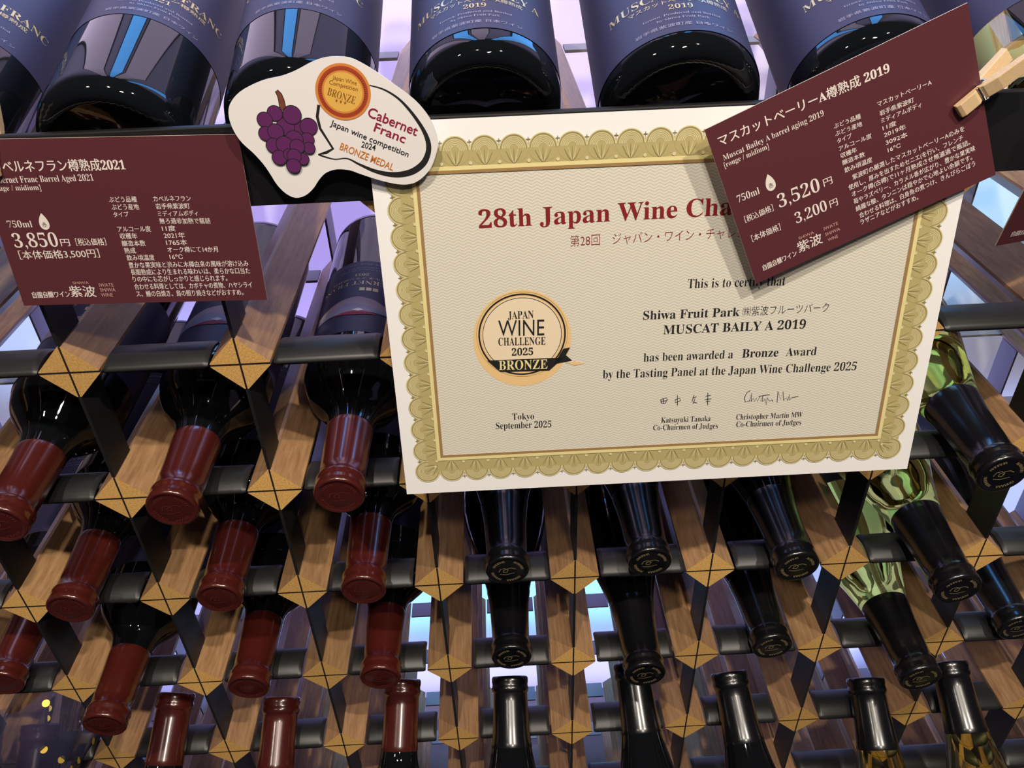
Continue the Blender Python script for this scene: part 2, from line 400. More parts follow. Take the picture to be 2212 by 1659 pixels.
def card_sheet(name, parent, w, h, t, mk, edge='card_edge', flex=0.0):
    """a card w x h mm, t mm thick, front at local y = -0.002 dm; flex bows it very slightly"""
    nx, nz = 24, 16; mb = MB(); w /= 100; h /= 100; t /= 100
    def P(i, k, y): return (-w / 2 + w * i / nx, y + flex * (1 - (2 * i / nx - 1) ** 2) * 0, -h / 2 + h * k / nz)
    F = [P(i, k, -0.002) for k in range(nz + 1) for i in range(nx + 1)]
    B_ = [P(i, k, -0.002 + t) for k in range(nz + 1) for i in range(nx + 1)]
    N = nx + 1
    ff = [(k * N + i, k * N + i + 1, (k + 1) * N + i + 1, (k + 1) * N + i) for k in range(nz) for i in range(nx)]
    mb.add(F, ff, 0); mb.add(B_, [q[::-1] for q in ff], 1)
    per = [i for i in range(N)] + [k * N + nx for k in range(1, nz + 1)] + [nz * N + i for i in range(nx - 1, -1, -1)] + [k * N for k in range(nz - 1, 0, -1)]
    n = len(per); vv = [F[i] for i in per] + [B_[i] for i in per]
    mb.add(vv, [(i, n + i, n + (i + 1) % n, (i + 1) % n) for i in range(n)], 1)
    return mb.obj(name, None, parent, mats=[M[mk], M[edge]])
CERT_TEXT=[
 ('28th Japan Wine Ch|allenge','Bred',-99.24,52.87,24.62,53.76,9.12),
 ('第28回\u3000ジャパン・ワイン・チャレ|ンジ','Jred',-52.13,40.68,34.33,41.25,5.94),
 ('This is to certify that','S',10.88,14.86,63.80,13.92,5.22),
 ('Shiwa Fruit Park','B',-12.61,-2.01,40.38,-2.53,5.00),
 ('㈱紫波フルーツパーク','J',42.07,-2.91,89.54,-2.84,5.42),
 ('MUSCAT BAILY A 2019','B',-1.17,-11.21,77.85,-11.88,5.23),
 ('has been awarded a','S',-11.51,-27.23,38.83,-27.76,5.11),
 ('Bronze','B',43.94,-27.72,64.43,-28.04,5.11),
 ('Award','S',68.71,-28.11,85.97,-28.42,5.12),
 ('by the Tasting Panel at the Japan Wine Challenge 2025','S',-34.31,-36.44,110.22,-39.08,5.21),
 ('Tokyo','S',-86.44,-59.93,-73.80,-60.15,4.07),
 ('September 2025','S',-96.14,-65.50,-64.02,-66.16,4.27),
 ('Katsuyuki Tanaka','S',0.07,-66.81,28.93,-67.29,3.52),
 ('Co-Chairmen of Judges','S',-4.45,-71.57,33.58,-72.40,3.55),
 ('Christopher Martin MW','S',43.96,-67.30,82.84,-67.84,3.53),
 ('Co-Chairmen of Judges','S',44.37,-72.17,82.69,-72.84,3.56),
 ('JAPAN','S',-86.38,2.22,-72.42,2.09,4.41),
 ('WINE','N',-92.02,-7.51,-66.89,-8.22,9.23),
 ('CHALLENGE','S',-92.28,-13.03,-66.31,-13.80,4.55),
 ('2025','B2',-85.17,-19.46,-73.29,-19.64,4.19),
 ('BRONZE','Bgold',-92.68,-27.97,-65.48,-28.51,5.67),
]
LEFT_TEXT=[
 ('カ|ベルネフラン樽熟成2021','Jtitle',-53.28,27.51,7.02,27.34,5.63),
 ('Ca|bernet Franc Barrel Aged 2021','Sw',-56.33,22.32,-9.79,22.60,3.19),
 ('[ro|uge / midium]','Sw',-57.57,18.54,-36.89,18.54,2.65),
 ('750ml','Sw',-59.10,-0.41,-46.84,-0.52,3.51),
 ('3,850','Sw',-59.03,-11.14,-36.53,-11.08,7.39),
 ('円','Jw',-35.46,-10.93,-30.81,-10.98,3.98),
 ('［税込価格］','Jw',-27.63,-10.82,-12.35,-10.88,3.72),
 ('［本体価格3,500円］','Jw',-58.48,-17.55,-17.41,-17.46,4.52),
 ('SHIWA','Np',-35.48,-32.00,-27.13,-32.02,1.44),
 ('紫波','Jw2',-38.54,-39.29,-25.04,-39.52,6.11),
 ('自園自醸ワイン','Jw2',-58.46,-39.41,-38.83,-39.28,3.44),
 ('IWATE','Np',-22.16,-33.81,-14.60,-33.81,1.97),
 ('SHIWA','Np',-22.29,-36.49,-14.27,-36.64,1.99),
 ('WINE','Np',-22.56,-39.52,-16.31,-39.55,2.00),
 ('ぶどう品種','Jw',-5.12,11.44,8.62,11.35,2.83),
 ('ぶどう産地','Jw',-4.87,7.55,8.81,7.46,2.86),
 ('タイプ','Jw',-4.80,3.76,2.81,3.89,2.63),
 ('カベルネフラン','Jw',16.98,11.37,35.56,11.18,2.84),
 ('岩手県紫波町','Jw',17.21,7.48,34.24,7.32,2.86),
 ('ミディアムボディ','Jw',17.39,3.69,37.55,3.53,2.77),
 ('無ろ過非加熱で瓶詰','Jw',17.39,-0.19,42.97,-0.69,2.92),
 ('アルコール度','Jw',-4.76,-4.02,12.00,-4.19,2.94),
 ('11度','Jw',17.75,-4.19,24.51,-4.26,2.94),
 ('収穫年','Jw',-4.44,-7.79,4.27,-7.82,2.96),
 ('2021年','Jw',17.84,-7.92,28.52,-8.04,2.97),
 ('醸造本数','Jw',-4.42,-11.77,7.50,-11.83,2.99),
 ('1765本','Jw',18.17,-11.77,28.86,-11.89,3.00),
 ('熟成','Jw',-4.19,-15.66,1.63,-15.66,3.02),
 ('オーク樽にて14か月','Jw',17.95,-15.65,43.82,-16.05,3.03),
 ('飲み頃温度','Jw',-3.96,-19.58,10.27,-19.70,3.05),
 ('16℃','Jw',18.24,-19.58,24.96,-19.60,3.05),
 ('豊かな果実味と渋みに木樽由来の風味が溶け込み','Jw',-3.92,-23.77,58.22,-24.25,3.21),
 ('長期熟成により生まれる味わいは、柔らかな口当た','Jw',-3.84,-27.72,58.16,-28.40,3.25),
 ('りの中にも芯がしっかりと感じられます。','Jw',-3.80,-31.66,45.64,-32.22,3.27),
 ('合わせる料理としては、カボチャの煮物、ハヤシライ','Jw',-3.98,-35.96,58.06,-36.38,3.30),
 ('ス、鰻の白焼き、鳥の照り焼きなどがおすすめ。','Jw',-3.96,-40.07,52.55,-40.59,3.34),
]
RIGHT_TEXT=[
 ('マスカットベーリーA樽熟成 2019','Jtitle',-60.53,32.57,24.45,29.32,5.21),
 ('Muscat Bailey A barrel aging 2019','Sw',-60.68,25.51,-9.55,24.28,2.77),
 ('[rouge / midium]','Sw',-61.30,22.05,-38.55,21.26,2.59),
 ('750ml','Sw',-60.48,2.30,-49.00,1.88,3.63),
 ('3,520','Sw',-41.98,-9.83,-20.36,-10.59,6.91),
 ('円','Jw',-18.24,-9.54,-13.77,-9.71,3.91),
 ('［税込価格］','Jw',-60.12,-9.36,-45.10,-9.76,3.48),
 ('3,200','Sw',-36.16,-21.68,-19.57,-22.06,5.67),
 ('円','Jw',-17.92,-21.74,-13.89,-21.86,4.01),
 ('［本体価格］','Jw',-59.76,-20.71,-44.44,-21.12,3.57),
 ('SHIWA','Np',-37.31,-30.54,-29.10,-30.82,1.46),
 ('紫波','Jw2',-39.25,-37.63,-26.15,-37.86,5.87),
 ('自園自醸ワイン','Jw2',-58.92,-38.44,-40.44,-38.45,3.20),
 ('IWATE','Np',-23.92,-31.68,-16.40,-31.99,1.70),
 ('SHIWA','Np',-24.03,-35.08,-16.10,-35.37,1.71),
 ('WINE','Np',-23.44,-38.51,-18.08,-38.75,1.73),
 ('ぶどう品種','Jw',-6.67,15.84,6.73,14.94,2.39),
 ('ぶどう産地','Jw',-6.90,12.08,6.53,11.05,2.41),
 ('タイプ','Jw',-6.79,8.20,0.48,7.77,2.43),
 ('アルコール度','Jw',-6.86,4.15,9.60,3.35,2.45),
 ('収穫年','Jw',-6.91,0.43,1.28,-0.04,2.47),
 ('醸造本数','Jw',-6.90,-3.36,4.47,-3.99,2.49),
 ('飲み頃温度','Jw',-6.84,-7.59,7.29,-8.40,2.63),
 ('マスカットベーリーA','Jw',15.51,16.43,42.22,14.96,2.57),
 ('岩手県紫波町','Jw',15.61,11.80,32.51,10.75,2.50),
 ('ミディアムボディ','Jw',15.61,7.97,35.58,6.85,2.51),
 ('11度','Jw',15.50,4.24,22.28,3.80,2.43),
 ('2019年','Jw',15.41,0.60,26.29,-0.11,2.57),
 ('3092本','Jw',15.44,-3.49,26.31,-4.17,2.59),
 ('16℃','Jw',15.59,-7.46,22.05,-7.83,2.61),
 ('\u3000紫波町の厳選したマスカットベーリーAのみを','Jw',-3.9,-12.85,53.43,-14.20,2.74),
 ('使用し、厚みを出すためセニエ(を行い、フレンチ','Jw',-6.97,-17.21,52.01,-18.35,2.77),
 ('オーク樽(古樽)で11ヶ月熟成させ無濾過で瓶詰。','Jw',-6.31,-21.23,54.93,-22.16,2.79),
 ('苺やラズベリー、カラメル香が広がり、豊かな果実味','Jw',-6.21,-25.49,56.89,-26.36,2.82),
 ('綺麗な酸、タンニンは穏やかで心地よい余韻です。','Jw',-6.10,-29.71,54.67,-30.23,2.84),
 ('合わせる料理は、白身魚の煮つけ、きんぴらごぼう','Jw',-5.23,-33.95,55.62,-34.15,2.86),
 ('ラザニアなどがおすすめ。','Jw',-5.58,-37.69,25.15,-38.03,2.91),
]
STICK_OUT= [(5.82, 31.55), (13.32, 30.73), (19.62, 27.5), (26.28, 22.94), (32.12, 18.34), (38.45, 13.23), (43.07, 8.56), (47.17, 2.49), (49.46, -3.61), (50.4, -9.28), (49.01, -14.45), (46.03, -21.08), (41.72, -25.79), (36.56, -28.78), (30.65, -29.25), (24.46, -27.96), (17.44, -25.65), (10.54, -22.86), (5.98, -20.94), (-0.17, -20.16), (-5.7, -21.62), (-9.6, -24.88), (-13.22, -29.18), (-17.68, -32.48), (-22.74, -33.5), (-27.18, -31.02), (-30.68, -26.36), (-32.99, -20.84), (-35.37, -15.87), (-39.02, -10.44), (-43.19, -5.53), (-45.81, -0.3), (-46.92, 5.25), (-46.37, 10.2), (-44.04, 14.11), (-39.57, 17.89), (-33.04, 20.89), (-26.27, 22.99), (-18.81, 24.18), (-12.12, 26.26), (-5.8, 28.98), (-0.11, 30.87)]
BUBBLE= [(20.7, 18.39, 0.46), (27.28, 16.14, 0.74), (33.67, 11.65, 1.02), (39.01, 5.12, 1.39), (43.43, -2.41, 1.77), (45.47, -8.58, 2.32), (45.14, -13.79, 2.6), (42.36, -18.97, 2.97), (37.17, -22.63, 3.07), (31.21, -24.07, 2.88), (24.94, -23.78, 2.42), (17.93, -21.74, 1.77), (11.16, -18.26, 1.11), (5.61, -15.11, 0.65), (-0.38, -15.17, 0.56), (-5.39, -13.64, 0.74), (-8.06, -12.47, 0.74)]
BUBBLE2= [(-8.06, -12.47, 0.46), (-4.15, -11.79, 1.39), (-0.55, -10.05, 1.21), (-2.68, -5.48, 1.02), (-5.14, -0.26, 1.21), (-5.64, 5.26, 1.39), (-4.07, 10.6, 1.39)]
BUBBLE2= [(-8.06, -12.47, 0.46), (-4.15, -11.79, 1.39), (-0.55, -10.05, 1.21), (-2.68, -5.48, 1.02), (-5.14, -0.26, 1.21), (-5.64, 5.26, 1.39), (-4.07, 10.6, 1.39)]
GRAPES= [(-15.98, -0.7, 5.11), (-21.21, 1.37, 4.18), (-25.13, 7.7, 3.53), (-30.38, 4.98, 3.53), (-17.22, 6.67, 4.27), (-10.32, 0.89, 3.99), (-31.09, -1.42, 3.34), (-26.27, -0.71, 3.72), (-12.04, -5.06, 3.25), (-18.11, -4.79, 4.18), (-28.44, -7.14, 3.53), (-11.77, -9.07, 2.79), (-23.21, -6.9, 3.95), (-17.29, -8.11, 3.48), (-26.7, -12.91, 3.53), (-21.72, -11.71, 2.79), (-15.49, -14.14, 2.79), (-19.49, -12.52, 3.34), (-20.58, -17.28, 3.44)]
STEM= [(-22.51, 17.82, 1.02), (-21.48, 16.02, 1.86), (-21.03, 13.56, 2.23), (-20.98, 8.87, 2.6)]
STICK_TEXT=[
 ('Cabernet','Dred',17.75,4.60,40.04,-5.76,4.51),
 ('Franc','Dred',19.90,-2.39,34.02,-9.01,4.16),
 ('Japan wine competition','Db',-0.24,1.14,34.98,-15.73,2.73),
 ('2024','Db',13.02,-9.81,19.55,-11.92,2.85),
 ('BRONZE MEDAL','Do',2.48,-10.43,26.83,-22.05,3.44),
 ('Japan Wine','Ng',4.12,21.92,14.79,18.64,1.83),
 ('Competition','Ng',2.21,19.83,14.88,15.92,1.84),
 ('BRONZE','Ngk',0.55,15.07,12.71,10.23,3.46),
 ('★ ★ ★','Ngk',3.69,11.61,8.76,10.05,1.67),
]
SIGN= [[(-0.9, -51.7), (-0.3, -54.0)], [(-0.9, -51.7), (2.4, -50.6), (3.1, -51.9), (1.7, -54.4), (-0.3, -54.0)], [(0.8, -50.8), (0.8, -54.2)], [(-0.7, -52.8), (2.5, -52.5)], [(7.6, -52.1), (7.8, -54.1), (10.7, -53.0), (10.3, -51.3), (7.6, -52.1)], [(8.7, -49.3), (9.1, -56.1)], [(18.3, -49.8), (17.4, -54.0)], [(17.7, -51.7), (19.8, -50.9)], [(18.1, -54.3), (20.4, -55.1)], [(19.0, -52.1), (18.1, -55.3)], [(26.2, -48.7), (26.6, -56.8)], [(24.9, -51.0), (27.9, -50.4)], [(24.6, -53.1), (28.5, -52.7)], [(25.4, -54.4), (27.9, -54.2)], [(50.7, -48.7), (48.8, -49.9), (47.6, -53.1), (48.4, -56.0), (50.7, -55.5), (51.7, -50.1), (51.8, -55.9), (52.9, -53.7), (53.7, -56.0), (54.6, -53.5), (55.4, -56.1), (56.6, -52.7), (57.5, -55.9), (58.2, -52.0), (58.4, -56.3), (59.6, -54.4), (60.8, -58.7), (61.0, -53.8), (62.4, -56.2), (63.8, -55.3), (64.5, -56.6)], [(67.0, -57.4), (66.8, -50.2), (68.8, -55.5), (69.7, -50.1), (70.8, -56.3), (72.0, -54.4), (73.0, -56.4), (73.7, -52.1), (74.1, -56.2), (75.4, -54.6), (79.0, -54.0)], [(55.8, -52.7), (62.3, -51.9)]]
Q = {'cert': [-0.16202, 0.00016, -0.00028, 0.4466, -0.22312, 0.32741], 'left': [-0.08913, 0.02337, -0.00574, -2.3448, -0.09874, 0.94411],
     'right': [-0.1167, -0.39306, 0.08168, 1.32258, -0.17438, 1.16905], 'stick': [-0.05, 0.0, 0.0, -1.22169, -0.13, 1.39569],
     'edge': [0.23597, -0.04591, 0.14803, 2.8338, -0.1718, 1.0822]}
# ------------------------------------------------------------------ award certificate
cert = sign('certificate', Q['cert'], 'large cream award certificate with scalloped gold border and dark red title', 'certificate')
CW, CH = 303.5, 214.6
card_sheet('paper_sheet', cert, CW, CH, 0.3, 'paper', 'paper')
def rect2(x, z): return [(-x, -z), (x, -z), (x, z), (-x, z)], [(0, 1, 2, 3)]
def frame2(x0, z0, x1, z1):
    v = rect2(x0, z0)[0] + rect2(x1, z1)[0]
    return v, [(k, (k + 1) % 4, 4 + (k + 1) % 4, 4 + k) for k in range(4)]
pr = Print(); pr.add(*rect2(128.6, 81.8), 'wavy', 0); pr.obj('printed_panel', cert)
pr = Print()
pr.add(*frame2(130.2, 83.6, 142.6, 94.6), 'olive', 1)
nodes = []
GX, GZ = 138.0, 92.0
for i in range(20):
    x = -GX + 2 * GX * i / 19
    nodes += [(x, -GZ, -math.pi / 2), (x, GZ, math.pi / 2)]
for i in range(1, 13):
    z = -GZ + 2 * GZ * i / 13
    nodes += [(-GX, z, math.pi), (GX, z, 0.0)]
for x, z, ang in nodes:
    pr.add(*disc(x, z, 7.3, 28), 'olive', 2)
for x, z, ang in nodes:
    cr = abs(abs(x) - GX) < .1 and abs(abs(z) - GZ) < .1
    if cr: ang = math.atan2(z, x); 
    span = 2.3 if cr else 1.55
    def arc(r, w, mk, lay, cx=x, cz=z, sp=span, a0=ang):
        pts = [(cx + r * math.cos(a0 - sp + 2 * sp * k / 14), cz + r * math.sin(a0 - sp + 2 * sp * k / 14), w) for k in range(15)]
        pr.add(*ribbon(pts), mk, lay)
    arc(7.1, .55, 'olive_light', 3); arc(6.5, .3, 'olive_dark', 3)
    for r in (5.7, 4.9, 4.1, 3.3, 2.5): arc(r, .34, 'olive_light', 3)
    ux, uz = math.cos(ang), math.sin(ang)
    for q in (-.9, -.45, 0, .45, .9):          # the fan of rays that rises from the inner rule
        bx, bz = x - ux * 7.4, z - uz * 7.4
        pr.add(*ribbon([(bx, bz, .35), (bx + 2.8 * math.cos(ang + q * .8), bz + 2.8 * math.sin(ang + q * .8), .45), (bx + 7.5 * math.cos(ang + q * .62), bz + 7.5 * math.sin(ang + q * .62), .2)]), 'olive_light' if q in (-.45, .45) else 'olive_dark', 4)
    pr.add(*disc(x - ux * 6.0 - uz * 7.2 * (0 if cr else 1), z - uz * 6.0 + ux * 7.2 * (0 if cr else 1), .9, 12), 'olive_light', 5)
    if not cr:                                  # tiny cross in every notch
        nx_, nz_ = x - uz * 7.25 + ux * 4.2, z + ux * 7.25 + uz * 4.2
        pr.add(*ribbon([(nx_ - 1.1, nz_, .4), (nx_ + 1.1, nz_, .4)]), 'olive_dark', 3); pr.add(*ribbon([(nx_, nz_ - 1.1, .4), (nx_, nz_ + 1.1, .4)]), 'olive_dark', 3)
pr.obj('border_ornament', cert)
pr = Print(); pr.add(*frame2(129.6, 82.8, 131.6, 84.8), 'gold', 6); pr.add(*frame2(128.0, 81.2, 129.6, 82.8), 'bronze_rule', 6); pr.obj('gold_frame_line', cert)
pr = Print(); pr.text([t for t in CERT_TEXT if t[1] in ('Bred', 'Jred')], 2); pr.obj('printed_title', cert)
for nm, a, b_ in (('printed_citation', 2, 10), ('printed_date', 10, 12), ('printed_signatory', 12, 14), ('printed_signatory', 14, 16)):
    pr = Print(); pr.text(CERT_TEXT[a:b_], 2); pr.obj(nm, cert)
pr = Print()
for l in SIGN: pr.add(*ribbon([(x, z, .42) for x, z in l]), 'ink', 2)
pr.obj('signature', cert)
pr = Print(); mx, mz = -79.0, -7.6
pr.add(*disc(mx, mz - 2.5, 27.0, 64, 28.5), 'medal_glow', 1); pr.add(*disc(mx, mz, 22.2, 64), 'medal_face', 2)
def ring(r, w, mk, lay, a0=0.0, a1=2 * math.pi): pr.add(*ribbon([(mx + r * math.cos(a0 + (a1 - a0) * k / 72), mz + r * math.sin(a0 + (a1 - a0) * k / 72), w) for k in range(73)]), mk, lay)
ring(23.6, .9, 'black_print', 3); ring(21.6, .35, 'black_print', 3); ring(25.0, .25, 'olive', 3)
pr.add([(-99.0, -21.8), (-56.2, -22.2), (-64.5, -29.8), (-92.0, -29.2)], [(0, 1, 2, 3)], 'black_print', 4)
pr.add([(-62.2, -26.1), (-59.5, -22.0), (-56.5, -16.9), (-52.7, -16.3), (-55.1, -20.8), (-51.6, -24.3)], [(0, 1, 4, 5), (1, 2, 3, 4)], 'black_print', 4)
pr.add([(-55.5, -25.3), (-49.8, -24.9), (-44.5, -26.6), (-50, -27.4)], [(0, 1, 2, 3)], 'medal_glow', 3)
pr.text(CERT_TEXT[16:], 5); pr.obj('printed_medal', cert)

# ------------------------------------------------------------------ price cards
def drop(pr, cx, cz, w, h, lay):
    pts = []
    for k in range(40):
        t = 2 * math.pi * k / 40
        pts.append((cx + w / 2 * math.sin(t) * (math.sin(t / 2) ** 0.9), cz + h / 2 * math.cos(t)))
    pr.add(pts, [tuple(range(40))], 'white_print', lay)
    v, f, mk = text2d('赤', 'Jw', (cx - 1.15, cz - h * .34), (cx + 1.15, cz - h * .34), 2.6); pr.add(v, f, 'maroon_card', lay + 1)
def price_card(q, label, data, dr):
    e = sign('price_card', q, label, 'price card')
    card_sheet('card_sheet', e, 129.46, 87.12, 0.7, 'maroon_card')
    k = [t for t in data if t[1] in ('Jw2', 'Np')]; o_ = [t for t in data if t[1] not in ('Jw2', 'Np')]
    pr = Print(); pr.text(o_, 0); pr.obj('printed_text', e)
    pr = Print(); pr.text(k, 0); pr.obj('winery_logo', e)
    pr = Print(); drop(pr, *dr, 0); pr.obj('drop_symbol', e)
    return e
price_card(Q['left'], 'maroon price card hanging straight on the black shelf edge, priced 3,850', LEFT_TEXT, (-40.6, 2.4, 6.3, 8.7))
price_card(Q['right'], 'tilted maroon price card pegged over the certificate corner, priced 3,520', RIGHT_TEXT, (-42.8, 5.0, 6.2, 8.9))
EDGE_TEXT = [('自園自醸ワイン', 'Jw2', -58.5, -38.6, -39.5, -38.6, 3.3), ('紫波', 'Jw2', -38.5, -38.6, -25.3, -38.6, 5.9), ('750ml', 'Sw', -59.0, 1.0, -47.2, 1.0, 3.5)]
price_card(Q['edge'], 'maroon price card cut off by the right edge of the photo', EDGE_TEXT, (-41.0, 4.0, 6.2, 8.7))

# ------------------------------------------------------------------ award sticker cut-out
stk = sign('award_tag', Q['stick'], 'white cut-out paper tag with purple grapes, speech bubble and bronze medal', 'tag')
n = len(STICK_OUT)
out = [((a + b_) / 2, (c + d) / 2) for (a, c), (b_, d) in zip(STICK_OUT, STICK_OUT[1:] + STICK_OUT[:1])]
sm = []
for i in range(n):
    p0, p1, p2, p3 = (STICK_OUT[(i + k) % n] for k in (-1, 0, 1, 2))
    for j in range(3):
        t = j / 3; sm.append(tuple(0.5 * (2 * p1[k] + (p2[k] - p0[k]) * t + (2 * p0[k] - 5 * p1[k] + 4 * p2[k] - p3[k]) * t * t + (3 * p1[k] - p0[k] - 3 * p2[k] + p3[k]) * t ** 3) for k in (0, 1)))
sm = sm[::-1]; N = len(sm)
v = [(x / 100, -0.002, z / 100) for x, z in sm] + [(x / 100, 0.003, z / 100) for x, z in sm]
mesh('paper_sheet', v, [tuple(range(N)), tuple(range(2 * N - 1, N - 1, -1))] + [(i, N + i, N + (i + 1) % N, (i + 1) % N) for i in range(N)], M['sticker'], stk)
def spline(P, sub=5):
    out = []; E = [P[0]] + list(P) + [P[-1]]
    for a, b_, c, d in zip(E, E[1:], E[2:], E[3:]):
        for j in range(sub):
            t = j / sub; out.append(tuple(0.5 * (2 * b_[k] + (c[k] - a[k]) * t + (2 * a[k] - 5 * b_[k] + 4 * c[k] - d[k]) * t * t + (3 * b_[k] - a[k] - 3 * c[k] + d[k]) * t ** 3) for k in range(3)))
    return out + [tuple(P[-1])]
pr = Print(); pr.add(*ribbon(spline(BUBBLE)), 'black_print', 0); pr.add(*ribbon(BUBBLE2), 'black_print', 0); pr.obj('speech_bubble_outline', stk)
pr = Print()
pr.add(*ribbon([(x, z, w + .7) for x, z, w in STEM]), 'black_print', 0); pr.add(*ribbon(STEM), 'stem', 1)
for i, (x, z, r) in enumerate(GRAPES):
    pr.add(*disc(x, z, r + .25, 30), 'black_print', 2 + .5 * i); pr.add(*disc(x, z, r - .15, 30), 'grape', 2.25 + .5 * i)
pr.obj('grape_picture', stk)
pr = Print(); mx, mz = 8.13, 15.85
for r, mk in ((12.8, 'medal_orange'), (11.6, 'medal_red'), (9.7, 'medal_orange'), (8.9, 'medal_gold')): pr.add(*disc(mx, mz, r, 56), mk, 1 + (12.8 - r) / 2)
for k in range(70):
    a = 2 * math.pi * k / 70; c, s_ = math.cos(a), math.sin(a)
    pr.add(*ribbon([(mx + 9.9 * c, mz + 9.9 * s_, .22), (mx + 10.9 * c, mz + 10.9 * s_, .22)]), 'medal_text', 3.6)
pr.text(STICK_TEXT[5:], 4); pr.obj('medal_picture', stk)
pr = Print(); pr.text(STICK_TEXT[:5], 1); pr.obj('printed_text', stk)

# ------------------------------------------------------------------ small wooden clothes pegs
def peg(loc, dirv, label, gap=0.004):
    e = empty('clothes_peg', loc, label, 'clothes peg')
    X = Vector(dirv).normalized(); Y = Vector((0, 1, 0)); Y = (Y - X * Y.dot(X)).normalized(); Z = X.cross(Y)
    e.matrix_world = Matrix.Translation(Vector(loc) * S) @ Matrix((X, Y, Z)).transposed().to_4x4()
    Lg, wd = 0.355, 0.036
    for sgn in (-1, 1):
        # outline in x-y: jaw tip at x=0 near y=0, notch for the spring, long handle that opens away
        p = [(0, .004), (0.0, .030), (.018, .040), (.095, .042), (.112, .030), (.128, .030), (.140, .044), (.20, .070), (Lg, .100), (Lg, .060), (.15, .008)]
        v = []; n_ = len(p)
        for zz in (-wd, wd): v += [(x, sgn * (y + gap), zz) for x, y in p]
        f = [tuple(range(n_)), tuple(range(2 * n_ - 1, n_ - 1, -1))] + [(i, n_ + i, n_ + (i + 1) % n_, (i + 1) % n_) for i in range(n_)]
        o = mesh('peg_leg', v, f, M['pinwood'], e); bevel(o, 0.004)
    mb = MB()
    def tube(pts, r=0.007, n_=8):
        rings = []
        for i, P in enumerate(pts):
            a = Vector(pts[max(i - 1, 0)]); b_ = Vector(pts[min(i + 1, len(pts) - 1)]); t = (b_ - a).normalized()
            u = t.orthogonal().normalized() if abs(t.z) > .9 else t.cross(Vector((0, 0, 1))).normalized(); w = t.cross(u)
            rings.append([tuple(Vector(P) + (u * math.cos(2 * math.pi * k / n_) + w * math.sin(2 * math.pi * k / n_)) * r) for k in range(n_)])
        mb.add([q for r_ in rings for q in r_], [(i * n_ + k, i * n_ + (k + 1) % n_, (i + 1) * n_ + (k + 1) % n_, (i + 1) * n_ + k) for i in range(len(rings) - 1) for k in range(n_)])
    tube([(.155 + .022 * math.cos(t * .5), .022 * math.sin(t * .5), -wd * .95 + 2 * wd * .95 * t / 60) for t in range(61)])
    for sgn in (-1, 1):
        tube([(.155, sgn * .022, sgn * wd * 1.0), (.135, sgn * .040, sgn * wd * 1.15), (.12, sgn * .036, sgn * wd * 1.1), (.12, sgn * .036, -sgn * wd * 1.1)])
    mb.obj('peg_spring', M['spring'], e, smooth=True)
    return e
peg((1.800, -0.1247, 1.337), (0.262, 0.045, 0.232), 'small wooden clothes peg gripping the tilted card')
peg((-2.905, -0.042, 1.222), (0.025, 0.0, 0.25), 'small wooden clothes peg at the left end of the hanging card', 0.034)

# ------------------------------------------------------------------ bottles
BORDEAUX = [(0.0, .10), (.16, .07), (.27, .02), (.30, 0.0), (.335, .012), (.362, .05), (.375, .11), (.376, .4), (.376, 1.2), (.376, 1.86), (.366, 1.96), (.325, 2.08), (.245, 2.19), (.185, 2.27), (.158, 2.36), (.149, 2.5), (.143, 2.75), (.140, 2.96), (0.0, 2.965)]
BURGUNDY = [(0.0, .10), (.16, .07), (.28, .02), (.31, 0.0), (.345, .012), (.372, .05), (.385, .11), (.386, .4), (.386, 1.1), (.384, 1.42), (.370, 1.58), (.335, 1.76), (.285, 1.95), (.230, 2.14), (.187, 2.32), (.160, 2.5), (.148, 2.7), (.140, 2.96), (0.0, 2.965)]
CAP_T = [(.1, 2.988), (.118, 2.985), (.128, 2.986), (.140, 2.994), (.150, 2.992), (.1575, 2.978), (.158, 2.950), (.1535, 2.928), (.1545, 2.915), (.159, 2.900), (.159, 2.885), (.154, 2.868), (.1495, 2.86)]
def glass_profile(kind):
    P = BORDEAUX if kind == 'bordeaux' else BURGUNDY
    return P[:7] + smooth_prof(P[6:-1], 5)[1:] + [(.02, 2.965)]
def radius_at(kind, z):
    P = glass_profile(kind)
    for (r0, z0), (r1, z1) in zip(P[7:], P[8:]):
        if z0 <= z <= z1: return r0 + (r1 - r0) * (z - z0) / max(z1 - z0, 1e-6)
    return .15
_mc = {}
def cached(key, make):
    """the first use builds the mesh, later bottles share it"""
    if key not in _mc: _mc[key] = make()
    return _mc[key]
def shared(name, key, make, mt, parent, smooth=True):
    if key not in _mc:
        v, f = make(); o = mesh(name, v, f, mt, parent, smooth); _mc[key] = o.data; return o
    return link(bpy.data.objects.new(name, _mc[key]), parent)
def glass_mesh(kind):
    P = [(max(r, .004), z) for r, z in glass_profile(kind)]
    def knurl(i, k, r, z):     # the ring of small ribs a bottle stands on
        if i in (3, 4) and k % 2: return r + .004, z + .010
        return r, z
    return lathe(P, 120, True, knurl)
def capsule_mesh(kind, z0):
    low = [(radius_at(kind, z0 + (2.855 - z0) * t) + .004, z0 + (2.855 - z0) * t) for t in (0, .02, .1, .25, .4, .55, .7, .85, 1)]
    low[0] = (low[0][0] - .004, z0)
    prof = low + CAP_T[::-1] + [(.004, 2.988)]
    return lathe(prof, 56, False)
def wrap(v2, f, r, z0, lift):
    return [(-(r + lift) * math.sin(x / r), (r + lift) * math.cos(x / r), z0 + z) for x, z in v2], f
def label_mesh(r, z0, z1, half):
    n = 64; v = []; f = []
    for k in range(n + 1):
        a = -half + 2 * half * k / n
        for z in (z0, z1): v.append((-(r + .002) * math.sin(a), (r + .002) * math.cos(a), z))
    for k in range(n): f.append((2 * k, 2 * k + 2, 2 * k + 3, 2 * k + 1))
    return v, f
